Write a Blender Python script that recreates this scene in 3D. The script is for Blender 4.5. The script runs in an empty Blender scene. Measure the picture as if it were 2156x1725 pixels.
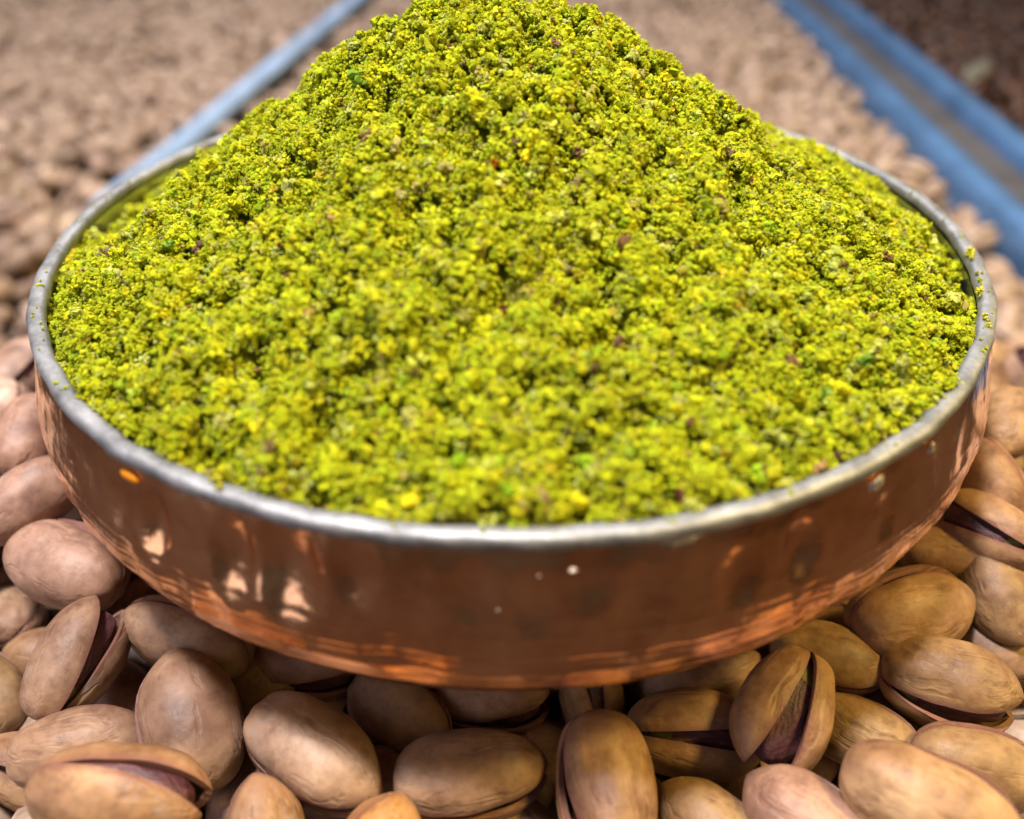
import bpy, bmesh, math, random
import numpy as np
from mathutils import Vector, Matrix, Euler, noise

rnd = random.Random(7)
nrs = np.random.RandomState(11)
scene = bpy.context.scene
C = scene.collection

# ------------------------------------------------------------------ camera
ZRIM = 0.100                      # height of the bowl's rim above the tray floor (metres)
FPX = 1850.0                      # focal length in layout pixels (picture 2156 x 1725)
PITCH = math.radians(36.25)
CAM = Vector((0.0, -0.158, 0.172))
cam_data = bpy.data.cameras.new('camera')
cam = bpy.data.objects.new('camera', cam_data)
C.objects.link(cam)
cam.location = CAM
cam.rotation_euler = (math.radians(90) - PITCH, 0, 0)
cam_data.sensor_fit = 'HORIZONTAL'
cam_data.sensor_width = 36
cam_data.lens = FPX / 2156 * 36
cam_data.clip_start = 0.005
cam_data.clip_end = 20
cam_data.dof.use_dof = True
cam_data.dof.focus_distance = 0.141
cam_data.dof.aperture_fstop = 9.0
scene.camera = cam

# ------------------------------------------------------------------ light
world = bpy.data.worlds.new('World')
scene.world = world
world.use_nodes = True
bg = world.node_tree.nodes['Background']
bg.inputs[0].default_value = (1.0, 0.84, 0.74, 1)
bg.inputs[1].default_value = 0.085


def area(name, loc, target, sx, sy, power, col):
    l = bpy.data.lights.new(name, 'AREA')
    l.shape = 'RECTANGLE'
    l.size, l.size_y = sx, sy
    l.energy = power
    l.color = col
    o = bpy.data.objects.new(name, l)
    C.objects.link(o)
    o.location = loc
    o.rotation_euler = (Vector(target) - Vector(loc)).to_track_quat('-Z', 'Y').to_euler()
    return o


area('window_light', (-0.72, -0.42, 0.38), (-0.02, -0.02, 0.10), 1.0, 0.62, 3.5, (1.0, 0.91, 1.0))
area('added_warm_panel', (0.62, -0.30, 0.42), (0.02, 0, 0.08), 0.55, 0.40, 1.9, (1.0, 0.66, 0.17))  # unseen warm panel added for amber reflections on the copper
area('warm_ceiling_light', (0.42, -0.12, 0.62), (0.02, -0.02, 0.07), 0.10, 0.10, 5.4, (1.0, 0.72, 0.22))
area('ceiling_light', (-0.20, -0.07, 0.95), (0, 0.02, 0.08), 0.12, 0.12, 20.0, (1.0, 0.93, 0.92))
area('back_bin_fill_light', (0.0, 0.95, 1.2), (0, 0.75, 0), 0.6, 0.4, 12.0, (0.97, 0.95, 1.0))  # fill lamp added to brighten the bins behind the bowl

scene.view_settings.view_transform = 'Standard'
scene.view_settings.look = 'None'
scene.view_settings.gamma = 1
scene.view_settings.exposure = -0.18
scene.view_settings.use_curve_mapping = False
scene.render.engine = 'CYCLES'
scene.cycles.use_denoising = True
scene.cycles.max_bounces = 8
scene.cycles.diffuse_bounces = 2

# ------------------------------------------------------------------ helpers
FW = Vector((0, math.cos(PITCH), -math.sin(PITCH)))
UP = Vector((0, math.sin(PITCH), math.cos(PITCH)))
RT = Vector((1, 0, 0))


def onz(px, py, z):
    d = FW * FPX + RT * (px - 1078) + UP * (862.5 - py)
    return CAM + d * ((z - CAM.z) / d.z)


def project(p):
    q = Vector(p) - CAM
    dep = q.dot(FW)
    if dep < 0.01:
        return (-9999, -9999, dep)
    return (1078 + FPX * q.dot(RT) / dep, 862.5 - FPX * q.dot(UP) / dep, dep)


def link(name, data, parent=None, mat=None):
    o = bpy.data.objects.new(name, data)
    C.objects.link(o)
    if mat is not None and data is not None:
        data.materials.clear()
        data.materials.append(mat)
    if parent is not None:
        o.parent = parent
    return o


def tag(o, label=None, cat=None, group=None, kind=None):
    if label: o['label'] = label
    if cat: o['category'] = cat
    if group: o['group'] = group
    if kind: o['kind'] = kind
    return o


def mesh_from(name, verts, faces, smooth=True, sharp=None):
    me = bpy.data.meshes.new(name)
    me.from_pydata([tuple(v) for v in verts], [], faces)
    me.update()
    if smooth:
        me.polygons.foreach_set('use_smooth', [True] * len(me.polygons))
        if sharp:
            me.set_sharp_from_angle(angle=math.radians(sharp))
    return me


class NT:
    """tiny node-tree helper"""
    def __init__(self, name):
        self.m = bpy.data.materials.new(name)
        self.m.use_nodes = True
        self.t = self.m.node_tree
        self.b = self.t.nodes['Principled BSDF']

    def n(self, typ, **kw):
        nd = self.t.nodes.new(typ)
        for k, v in kw.items():
            if k.startswith('i_'):
                key = k[2:]
                key = int(key) if key.isdigit() else key.replace('_', ' ')
                if hasattr(v, 'is_output'):
                    self.t.links.new(v, nd.inputs[key])
                else:
                    nd.inputs[key].default_value = v
            else:
                setattr(nd, k, v)
        return nd

    def link(self, a, b):
        self.t.links.new(a, b)

    def noise(self, vec, scale, detail=3, rough=0.5, w=None):
        nd = self.n('ShaderNodeTexNoise')
        if w is not None:
            nd.noise_dimensions = '4D'
            if hasattr(w, 'is_output'):
                self.link(w, nd.inputs['W'])
            else:
                nd.inputs['W'].default_value = w
        if vec is not None:
            self.link(vec, nd.inputs['Vector'])
        nd.inputs['Scale'].default_value = scale
        nd.inputs['Detail'].default_value = detail
        nd.inputs['Roughness'].default_value = rough
        return nd.outputs['Fac']

    def ramp(self, fac, stops):
        nd = self.n('ShaderNodeValToRGB')
        e = nd.color_ramp.elements
        while len(e) < len(stops):
            e.new(0.5)
        for el, (p, c) in zip(e, stops):
            el.position = p
            el.color = c if len(c) == 4 else (*c, 1)
        self.link(fac, nd.inputs[0])
        return nd.outputs[0]

    def mix(self, fac, a, b, mode='MIX'):
        nd = self.n('ShaderNodeMix', data_type='RGBA', blend_type=mode)
        for s, v in ((0, fac), (6, a), (7, b)):
            if hasattr(v, 'is_output'):
                self.link(v, nd.inputs[s])
            else:
                nd.inputs[s].default_value = v if s == 0 or len(v) == 4 else (*v, 1)
        return nd.outputs[2]

    def math(self, op, a, b=None, clamp=False):
        nd = self.n('ShaderNodeMath', operation=op, use_clamp=clamp)
        for i, v in enumerate((a, b)):
            if v is None: continue
            if hasattr(v, 'is_output'):
                self.link(v, nd.inputs[i])
            else:
                nd.inputs[i].default_value = v
        return nd.outputs[0]

    def bump(self, h, strength, dist, prev=None):
        nd = self.n('ShaderNodeBump')
        nd.inputs['Strength'].default_value = strength
        nd.inputs['Distance'].default_value = dist
        self.link(h, nd.inputs['Height'])
        if prev is not None:
            self.link(prev, nd.inputs['Normal'])
        return nd.outputs[0]

    def set(self, **kw):
        for k, v in kw.items():
            key = k.replace('_', ' ')
            if hasattr(v, 'is_output'):
                self.link(v, self.b.inputs[key])
            else:
                self.b.inputs[key].default_value = v if not (isinstance(v, tuple) and len(v) == 3) else (*v, 1)
        return self.m


# ------------------------------------------------------------------ materials
def mat_shell():
    t = NT('pistachio_shell')
    co = t.n('ShaderNodeTexCoord').outputs['Object']
    oi = t.n('ShaderNodeObjectInfo')
    seed = t.math('MULTIPLY', oi.outputs['Alpha'], 37.0)
    broad = t.noise(co, 95, 3, 0.55, seed)
    fine = t.noise(co, 700, 4, 0.6, seed)
    mp = t.n('ShaderNodeMapping')
    mp.inputs['Scale'].default_value = (0.13, 1, 1)
    wv = t.n('ShaderNodeVectorMath', operation='ADD')
    t.link(co, wv.inputs[0])
    wn = t.n('ShaderNodeTexNoise', i_Scale=140.0)
    t.link(co, wn.inputs['Vector'])
    wsc = t.n('ShaderNodeVectorMath', operation='SCALE', i_Scale=0.004)
    t.link(wn.outputs['Color'], wsc.inputs[0])
    t.link(wsc.outputs[0], wv.inputs[1])
    t.link(wv.outputs[0], mp.inputs['Vector'])
    streak = t.noise(mp.outputs[0], 330, 3, 0.55, seed)
    mott = t.noise(co, 270, 6, 0.7, t.math('ADD', seed, 2.0))
    c1 = t.ramp(broad, [(0.28, (0.135, 0.070, 0.044)), (0.50, (0.285, 0.182, 0.120)), (0.72, (0.43, 0.305, 0.212))])
    c2 = t.mix(0.75, c1, t.ramp(mott, [(0.30, (0.42, 0.34, 0.31)), (0.5, (0.96, 0.94, 0.92)), (0.72, (1.22, 1.22, 1.22))]), 'MULTIPLY')
    crease = t.ramp(streak, [(0.30, (0.55, 0.46, 0.42)), (0.40, (1, 1, 1))])
    c2 = t.mix(0.5, c2, crease, 'MULTIPLY')
    c3 = t.mix(0.6, c2, t.ramp(fine, [(0.3, (0.70, 0.64, 0.58)), (0.55, (1, 1, 1))]), 'MULTIPLY')
    c4 = t.mix(1.0, c3, oi.outputs['Color'], 'MULTIPLY')
    # reddish lip along the seam
    sep = t.n('ShaderNodeSeparateXYZ')
    t.link(co, sep.inputs[0])
    az = t.math('ABSOLUTE', sep.outputs[2])
    wob = t.math('MULTIPLY', t.noise(co, 260, 2, 0.5, seed), 0.0016)
    lip = t.math('SUBTRACT', 1.0, t.math('DIVIDE', az, t.math('ADD', wob, 0.0006)), True)
    c5 = t.mix(t.math('MULTIPLY', lip, 0.8), c4, (0.17, 0.065, 0.055))
    ax = t.math('ABSOLUTE', sep.outputs[0])
    ends = t.n('ShaderNodeMapRange', i_1=0.0055, i_2=0.0108)
    t.link(ax, ends.inputs[0])
    en = t.math('MULTIPLY', ends.outputs[0], t.ramp(t.noise(co, 210, 4, 0.6, seed), [(0.38, (0, 0, 0)), (0.6, (1, 1, 1))]))
    c5 = t.mix(t.math('MULTIPLY', en, 0.6), c5, (0.30, 0.165, 0.095))
    # grey-brown stains on some shells
    sn = t.noise(co, 130, 5, 0.65, t.math('ADD', seed, 5.0))
    st = t.ramp(sn, [(0.60, (0, 0, 0)), (0.68, (1, 1, 1))])
    c6 = t.mix(t.math('MULTIPLY', st, 0.45), c5, (0.22, 0.185, 0.165))
    b1 = t.bump(t.ramp(streak, [(0.28, (0, 0, 0)), (0.46, (1, 1, 1))]), 0.5, 0.0005)
    b2 = t.bump(fine, 0.35, 0.00020, t.bump(mott, 0.4, 0.0005, b1))
    b3 = t.bump(broad, 0.35, 0.0010, b2)
    rough = t.math('ADD', t.math('MULTIPLY', fine, 0.25), 0.40)
    return t.set(Base_Color=c6, Roughness=rough, Normal=b3, Specular_IOR_Level=0.42)


def mat_kernel():
    t = NT('pistachio_kernel_skin')
    co = t.n('ShaderNodeTexCoord').outputs['Object']
    mp = t.n('ShaderNodeMapping')
    mp.inputs['Scale'].default_value = (0.25, 1, 1)
    t.link(co, mp.inputs['Vector'])
    a = t.noise(mp.outputs[0], 420, 5, 0.6)
    c = t.ramp(a, [(0.30, (0.022, 0.006, 0.010)), (0.5, (0.075, 0.022, 0.03)), (0.66, (0.17, 0.07, 0.065)), (0.8, (0.32, 0.18, 0.13))])
    gr = t.ramp(t.noise(co, 150, 3, 0.5, 6.0), [(0.60, (0, 0, 0)), (0.66, (1, 1, 1))])
    c = t.mix(t.math('MULTIPLY', gr, 0.6), c, (0.20, 0.22, 0.05))
    return t.set(Base_Color=c, Roughness=0.5, Normal=t.bump(a, 0.9, 0.0012))


def mat_far_shell(name, lo, mid, hi):
    t = NT(name)
    co = t.n('ShaderNodeTexCoord').outputs['Object']
    oi = t.n('ShaderNodeObjectInfo')
    a = t.noise(co, 130, 3, 0.6, t.math('MULTIPLY', oi.outputs['Random'], 20.0))
    c = t.ramp(a, [(0.3, lo), (0.5, mid), (0.72, hi)])
    c = t.mix(1.0, c, oi.outputs['Color'], 'MULTIPLY')
    return t.set(Base_Color=c, Roughness=0.5, Normal=t.bump(a, 0.4, 0.0008))


def mat_copper():
    t = NT('hammered_copper')
    co = t.n('ShaderNodeTexCoord').outputs['Object']
    sep = t.n('ShaderNodeSeparateXYZ')
    t.link(co, sep.inputs[0])
    # lathe rings: noise read along the height only
    zz = t.n('ShaderNodeCombineXYZ')
    t.link(t.math('MULTIPLY', sep.outputs[2], 1.0), zz.inputs[2])
    ang = t.math('ARCTAN2', sep.outputs[1], sep.outputs[0])
    t.link(t.math('MULTIPLY', ang, 0.0006), zz.inputs[0])
    rings = t.math('ADD', t.math('MULTIPLY', t.noise(zz.outputs[0], 1100, 1, 0.5), 0.8), t.math('MULTIPLY', t.math('SINE', t.math('MULTIPLY', sep.outputs[2], 5600.0)), 0.10))
    low = t.n('ShaderNodeMapRange', i_1=-0.019, i_2=-0.030, i_3=0.10, i_4=1.0)
    t.link(sep.outputs[2], low.inputs[0])
    ringh = t.math('MULTIPLY', rings, low.outputs[0])
    blot = t.noise(co, 60, 5, 0.6)
    fine = t.noise(co, 900, 4, 0.6)
    col = t.ramp(blot, [(0.30, (0.62, 0.29, 0.13)), (0.52, (0.84, 0.46, 0.24)), (0.72, (0.92, 0.57, 0.34))])
    tarn = t.ramp(t.noise(co, 140, 6, 0.7, 3.0), [(0.52, (0, 0, 0)), (0.70, (1, 1, 1))])
    col = t.mix(t.math('MULTIPLY', tarn, 0.35), col, (0.36, 0.15, 0.075))
    mp = t.n('ShaderNodeMapping')
    mp.inputs['Scale'].default_value = (1, 1, 0.12)
    t.link(co, mp.inputs['Vector'])
    scr = t.noise(mp.outputs[0], 1100, 3, 0.6)
    rough = t.math('ADD', t.math('MULTIPLY', blot, 0.16), t.math('ADD', t.math('MULTIPLY', scr, 0.12), 0.04))
    b1 = t.bump(ringh, 0.6, 0.0003)
    beat = t.noise(co, 260, 2, 0.5, 2.0)
    b1 = t.bump(beat, 0.35, 0.0008, b1)
    b2 = t.bump(fine, 0.10, 0.0001, b1)
    return t.set(Base_Color=col, Metallic=1.0, Roughness=rough, Normal=b2)


def mat_tin(name, base, r0, seed):
    t = NT(name)
    co = t.n('ShaderNodeTexCoord').outputs['Object']
    a = t.noise(co, 120, 6, 0.65, seed)
    f = t.noise(co, 1300, 4, 0.65, seed)
    c = t.ramp(a, [(0.3, tuple(x * 0.45 for x in base)), (0.5, base), (0.66, tuple(min(1, x * 1.4) for x in base))])
    c = t.mix(0.4, c, t.ramp(f, [(0.3, (0.6, 0.6, 0.6)), (0.6, (1, 1, 1))]), 'MULTIPLY')
    rough = t.math('ADD', t.math('MULTIPLY', f, 0.22), r0)
    return t.set(Base_Color=c, Metallic=0.9, Roughness=rough, Normal=t.bump(a, 0.25, 0.0006, t.bump(f, 0.3, 0.00015)))


def mat_crumb(inst):
    t = NT('ground_pistachio' + ('' if inst else '_piece'))
    if inst:
        at = t.n('ShaderNodeAttribute', attribute_type='INSTANCER', attribute_name='col').outputs['Color']
    else:
        at = t.n('ShaderNodeObjectInfo').outputs['Color']
    co = t.n('ShaderNodeTexCoord').outputs['Object']
    a = t.noise(co, 2600, 4, 0.65)
    c = t.mix(0.6, at, t.ramp(a, [(0.3, (0.62, 0.60, 0.40)), (0.6, (1.12, 1.10, 1.0))]), 'MULTIPLY')
    m = t.set(Base_Color=c, Roughness=0.7, Specular_IOR_Level=0.15, Normal=t.bump(a, 0.6, 0.00022))
    return m


def mat_simple(name, col, rough, metallic=0.0, scale=80, amt=0.35):
    t = NT(name)
    co = t.n('ShaderNodeTexCoord').outputs['Object']
    a = t.noise(co, scale, 5, 0.6)
    lo = tuple(x * (1 - amt) for x in col)
    hi = tuple(min(1, x * (1 + amt)) for x in col)
    c = t.ramp(a, [(0.3, lo), (0.7, hi)])
    return t.set(Base_Color=c, Roughness=rough, Metallic=metallic, Specular_IOR_Level=0.15, Normal=t.bump(a, 0.15, 0.0008))


M = {
    'shell': mat_shell(), 'kernel': mat_kernel(),
    'far': mat_far_shell('blurred_pistachio_shell', (0.13, 0.080, 0.055), (0.33, 0.235, 0.175), (0.60, 0.47, 0.38)),
    'dark': mat_far_shell('dark_roasted_nut', (0.012, 0.006, 0.005), (0.04, 0.018, 0.012), (0.13, 0.055, 0.025)),
    'copper': mat_copper(),
    'tin': mat_tin('tinned_rim', (0.31, 0.32, 0.335), 0.50, 1.0),
    'lining': mat_tin('tinned_lining', (0.62, 0.63, 0.60), 0.24, 4.0),
    'solder': mat_tin('solder_spot', (0.55, 0.55, 0.53), 0.35, 9.0),
    'crumb': mat_crumb(True), 'piece': mat_crumb(False),
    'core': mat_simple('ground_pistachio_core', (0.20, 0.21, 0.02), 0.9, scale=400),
    'sky_reflect_steel': mat_simple('sky_reflect_steel', (0.13, 0.27, 0.52), 0.38, 0.55, 25, 0.25),  # blue of the reflected sky put into the base colour
    'grey_steel': mat_simple('grey_steel', (0.16, 0.15, 0.15), 0.45, 0.5, 30, 0.3),
    'pale_sky_reflect_steel': mat_simple('pale_sky_reflect_steel', (0.30, 0.43, 0.64), 0.45, 0.0, 12, 0.4),  # pale sky reflection painted into the divider's base colour
    'floor': mat_simple('dark_tray', (0.035, 0.022, 0.018), 0.7, 0, 40),
    'residue': mat_simple('orange_residue', (0.62, 0.22, 0.01), 0.5, 0, 500),
}

# ------------------------------------------------------------------ setting: tray floor
ROWS = [(-0.6, 0.0), (-0.05, 0.0), (0.03, -0.004), (0.09, -0.040), (0.15, -0.078), (0.20, -0.085), (2.2, -0.085)]


def drop(y):
    """how far the nut bed has fallen away behind the bowl"""
    k = min(1, max(0, (y - 0.0) / 0.17))
    return -0.085 * k * k * (3 - 2 * k)


g = mesh_from('tray_floor', [(x, y, z) for y, z in ROWS for x in (-1.8, 1.8)], [(2 * i, 2 * i + 1, 2 * i + 3, 2 * i + 2) for i in range(len(ROWS) - 1)], False)
tag(link('tray_floor', g, None, M['floor']), kind='structure')

# ------------------------------------------------------------------ bowl
PROF = [(85.5, 0), (86.3, -4), (87.6, -9), (88.9, -15), (88.7, -21), (85.2, -28), (79.3, -35), (70.6, -42), (60, -46.6), (45, -49), (0, -49.2)]


def bowl_r(z_rel_mm):
    """outer radius (mm) at a height below the rim (mm, negative)"""
    for (r0, z0), (r1, z1) in zip(PROF, PROF[1:]):
        if z1 <= z_rel_mm <= z0:
            k = (z_rel_mm - z0) / (z1 - z0)
            return r0 + (r1 - r0) * k
    return 0 if z_rel_mm < -49.2 else 90


def catmull(pts, n):
    P = [np.array(p, float) for p in pts]
    P = [2 * P[0] - P[1]] + P + [2 * P[-1] - P[-2]]
    out = []
    for i in range(1, len(P) - 2):
        for k in range(n):
            s = k / n
            a, b, c, d = P[i - 1], P[i], P[i + 1], P[i + 2]
            out.append(0.5 * (2 * b + (c - a) * s + (2 * a - 5 * b + 4 * c - d) * s * s + (-a + 3 * b - 3 * c + d) * s ** 3))
    out.append(P[-2])
    return out


def lathe(name, prof, seg, dents=None, closed=False):
    """prof in mm, origin at rim centre"""
    prof = np.array(prof)
    th = np.linspace(0, 2 * np.pi, seg, endpoint=False)
    R = np.repeat(prof[:, 0][:, None], seg, 1)
    Z = np.repeat(prof[:, 1][:, None], seg, 1)
    T = np.repeat(th[None, :], len(prof), 0)
    if dents is not None:
        R = R + dents(R, Z, T)
    V = np.stack([R * np.cos(T), R * np.sin(T), Z], -1).reshape(-1, 3) * 1e-3
    n = len(prof)
    F = []
    for i in range(n if closed else n - 1):
        i2 = (i + 1) % n
        for j in range(seg):
            j2 = (j + 1) % seg
            F.append((i * seg + j, i2 * seg + j, i2 * seg + j2, i * seg + j2))
    return mesh_from(name, V, F)


dent_list = []
for row, (zc, cnt) in enumerate(((-8.5, 62), (-17.5, 58))):
    for k in range(cnt):
        a = 2 * math.pi * (k + 0.5 * row + rnd.uniform(-.32, .32)) / cnt
        dent_list.append((a, zc + rnd.uniform(-2.2, 2.2), rnd.uniform(2.4, 3.9), rnd.uniform(4.0, 7.5), rnd.choice((0.10, 0.2, 0.32, 0.5))))

DEEP = [(325, 1115, 3.2, 6.0, 1.3), (488, 1180, 3.8, 7.5, 1.7), (605, 1205, 5.2, 8.5, 2.1), (250, 1060, 2.8, 4.5, 0.8), (745, 1205, 3.6, 5.5, 0.8),
        (1240, 1220, 4, 5, .5), (1690, 1160, 3.6, 5, 1.0), (1560, 1215, 3.6, 5, 0.7), (1870, 1090, 3.0, 4.5, 0.8)]



def on_wall(px, py):
    """first hit of the picture ray with the bowl's outer wall"""
    d = (FW * FPX + RT * (px - 1078) + UP * (862.5 - py)).normalized()
    for k in range(4000):
        p = CAM + d * (0.05 + k * 0.00006)
        zr = (p.z - ZRIM) * 1e3
        if -49 < zr < -0.4 and math.hypot(p.x, p.y) * 1e3 <= bowl_r(zr):
            return p
    return None


for px, py, wa, wz, dep in DEEP:
    p = on_wall(px, py)
    dent_list.append((math.atan2(p.y, p.x), (p.z - ZRIM) * 1e3, wa, wz, dep))


def dent_field(R, Z, T):
    d = np.zeros_like(R)
    for a, zc, wa, wz, dep in dent_list:
        da = (T - a + np.pi) % (2 * np.pi) - np.pi
        q = (da * 85 / wa) ** 2 + ((Z - zc) / wz) ** 2
        m = q < 1
        d[m] -= dep * (1 - q[m]) ** 1.3
    # slow unevenness of hand-beaten metal
    d += 0.25 * np.sin(3 * T + 0.7) + 0.14 * np.sin(7 * T + Z * 0.1) + 0.06 * np.sin(23 * T + Z * 0.35)
    return d


bowl = tag(link('copper_bowl', None), 'round hammered copper bowl with silver rim heaped with green crumbs', 'bowl')
bowl.location = (0, 0, ZRIM)
outer = [p for p in catmull([(85.2, -0.9)] + PROF[1:], 12)]
outer[-1] = np.array([0.3, -49.2])
seg_len = np.concatenate([[0], np.cumsum(np.linalg.norm(np.diff(np.array(outer), axis=0), axis=1))])
ss = np.concatenate([np.arange(0, 16, 0.5), np.arange(16, 62, 0.2), np.linspace(62, seg_len[-1], 24)])
outer = np.stack([np.interp(ss, seg_len, np.array(outer)[:, 0]), np.interp(ss, seg_len, np.array(outer)[:, 1])], -1)
tang = np.gradient(outer, axis=0)
tang /= np.linalg.norm(tang, axis=1)[:, None]
ring_n = np.stack([-tang[:, 1], tang[:, 0]], -1)
fade = np.clip((ss - 10) / 6, 0.12, 1) * np.clip((62 - ss) / 3, 0, 1)
ring_a = np.array([noise.noise(Vector((q * 0.95, 3.3, 0))) for q in ss]) * 0.24 + np.array([noise.noise(Vector((q * 2.1, 8.3, 0))) for q in ss]) * 0.08
outer = outer + ring_n * (ring_a * fade)[:, None]
link('body', lathe('bowl_body', outer, 900, dent_field), bowl, M['copper'])
inner = [(r - 2.0, z) for r, z in [(85.0, -1.2), (87.0, -8), (87.9, -15), (86.5, -21), (82.8, -28), (77, -34), (68.5, -40), (58, -44.5), (44, -46.6), (2.4, -46.8)]]
link('lining', lathe('bowl_lining', catmull(inner, 5), 240), bowl, M['lining'])


def rim_wob(R, Z, T):
    step = (T - 4.05) % (2 * np.pi)
    return 0.35 * np.exp(-step * 5) + 0.16 * np.sin(5 * T + 1) + 0.12 * np.sin(13 * T) + 0.09 * np.sin(37 * T + 2) + 0.06 * np.sin(71 * T + Z * 2) + 0.25 * np.sin(3 * T + 0.7)


rim_prof = []
for k in range(18):
    a = 2 * math.pi * k / 18
    ca, sa = math.cos(a), math.sin(a)
    rim_prof.append((84.55 + 1.45 * math.copysign(abs(ca) ** 0.75, ca), -0.45 + 1.25 * math.copysign(abs(sa) ** 0.8, sa)))
link('rim', lathe('bowl_rim', rim_prof[::-1], 400, rim_wob, True), bowl, M['tin'])


def blob_mesh(name, seed, sub=2, amp=0.25):
    bm = bmesh.new()
    bmesh.ops.create_icosphere(bm, subdivisions=sub, radius=1.0)
    off = Vector((seed * 3.1, seed * 1.7, -seed))
    for v in bm.verts:
        v.co *= 1 + amp * noise.noise(v.co * 1.3 + off)
    me = bpy.data.meshes.new(name)
    bm.to_mesh(me)
    bm.free()
    me.polygons.foreach_set('use_smooth', [True] * len(me.polygons))
    return me


# solder spots and drips on the copper below the rim: px, py, half width, half height (mm)
for i, (px, py, hw, hh) in enumerate([(1435, 1136, 2.4, 1.0), (1846, 1020, 1.2, 1.1), (1206, 1201, 0.5, 0.35), (1134, 1211, 0.3, 0.25),
                                      (1048, 1283, 0.25, 0.3), (1176, 1142, 1.2, 0.5), (1962, 945, 0.6, 1.0),
                                      (1076, 1150, 0.8, 0.5)]):
    p = on_wall(px, py)
    if p is None: continue
    nrm = Vector((p.x, p.y, 0.0015)).normalized()
    o = link('solder_spot', blob_mesh('solder_spot', i + 1, 3, 0.7), bowl, M['solder'])
    o.matrix_local = Matrix.Translation(p - Vector((0, 0, ZRIM)) - nrm * 0.00005) @ nrm.to_track_quat('Z', 'Y').to_matrix().to_4x4() @ Matrix.Diagonal((hw * 1e-3, hh * 1e-3, 0.0004, 1))
p = on_wall(275, 1003)
o = link('residue_spot', blob_mesh('residue_spot', 31), bowl, M['residue'])
nrm = Vector((p.x, p.y, 0)).normalized()
o.matrix_local = Matrix.Translation(p - Vector((0, 0, ZRIM))) @ nrm.to_track_quat('Z', 'Y').to_matrix().to_4x4() @ Matrix.Diagonal((0.0021, 0.0009, 0.0006, 1))
o['label'] = 'small orange food smear stuck under the rim'

# ------------------------------------------------------------------ heap of ground pistachio
RIN = 0.0833


def heap_h(x, y, fine=True):
    """height above the rim plane (m)"""
    r = math.hypot(x + 0.001, y)
    a = 0.012
    rr = math.sqrt(r * r + a * a) - a * 0.55
    h = 0.0455 * (1 - rr / 0.0800) - 0.0006
    h -= 0.0040 * math.sin(math.pi * min(1, r / 0.078)) * (0.5 + 0.5 * math.cos(math.atan2(y, x) - math.radians(50)))
    ang = math.atan2(y, x)
    # settled lower against the back-left wall
    k = max(0.0, math.cos(ang - math.radians(146)))
    h -= 0.0084 * k * min(1, max(0, (r - 0.03) / 0.05))
    k = max(0.0, math.cos(ang - math.radians(35)))
    h -= 0.0052 * k * min(1, max(0, (r - 0.042) / 0.04))
    h += 0.0030 * math.exp(-((x - 0.023) ** 2 + (y - 0.004) ** 2) / 0.00004) - 0.0030 * math.exp(-((x - 0.035) ** 2 + (y - 0.006) ** 2) / 0.00006)
    if fine:
        v = Vector((x, y, 0.3))
        h += 0.0024 * noise.noise(v * 34) + 0.0032 * noise.noise(v * 80 + Vector((3, 1, 0)))
        n3 = noise.noise(v * 190 + Vector((9, 4, 2)))
        h += 0.0031 * n3 - 0.0048 * max(0, -n3 - 0.10)
        h += 0.0019 * noise.noise(v * 400)
    lim = 0.0012 + max(0, (RIN - r)) * 1.4
    return min(h, lim)


heap = tag(link('ground_pistachio_heap', None), 'tall cone of bright yellow-green ground pistachio filling the copper bowl', 'ground pistachio')
heap.location = (0, 0, ZRIM)
V, F = [], []
NR, NA = 60, 200
for i in range(NR):
    r = RIN * (i / (NR - 1))
    for j in range(NA):
        a = 2 * math.pi * j / NA
        x, y = r * math.cos(a), r * math.sin(a)
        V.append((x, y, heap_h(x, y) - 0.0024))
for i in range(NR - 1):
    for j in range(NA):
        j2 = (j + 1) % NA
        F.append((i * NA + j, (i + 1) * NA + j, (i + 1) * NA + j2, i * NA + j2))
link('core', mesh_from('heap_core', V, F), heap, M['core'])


def crumb_mesh(seed, grains=8, sub=2):
    """one crumb: a clump of a few chopped grains stuck together"""
    r = random.Random(seed)
    bm = bmesh.new()
    for g in range(grains):
        d = Vector((r.gauss(0, 1), r.gauss(0, 1), r.gauss(0, 1))).normalized()
        c = d * (0 if g == 0 else r.uniform(0.42, 0.85))
        rad = 0.55 if g == 0 else r.uniform(0.16, 0.40)
        off = Vector((r.uniform(-50, 50), r.uniform(-50, 50), r.uniform(-50, 50)))
        planes = [(Vector((r.gauss(0, 1), r.gauss(0, 1), r.gauss(0, 1))).normalized(), r.uniform(0.45, 0.8)) for _ in range(4)]
        res = bmesh.ops.create_icosphere(bm, subdivisions=sub, radius=1.0)
        sx, sy = r.uniform(.55, 1.5), r.uniform(.6, 1.35)
        for v in res['verts']:
            q = v.co.copy()
            p = q.copy()
            for nn, dd in planes:
                e = p.dot(nn) - dd
                if e > 0:
                    p -= nn * e * 0.9
            p *= 1 + 0.55 * noise.noise(q * 1.7 + off) + 0.55 * noise.noise(q * 3.6 - off)
            v.co = c + Vector((p.x * sx, p.y * sy, p.z)) * rad
    me = bpy.data.meshes.new('crumb')
    bm.to_mesh(me)
    bm.free()
    me.polygons.foreach_set('use_smooth', [True] * len(me.polygons))
    me.set_sharp_from_angle(angle=math.radians(32))
    return me


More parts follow.
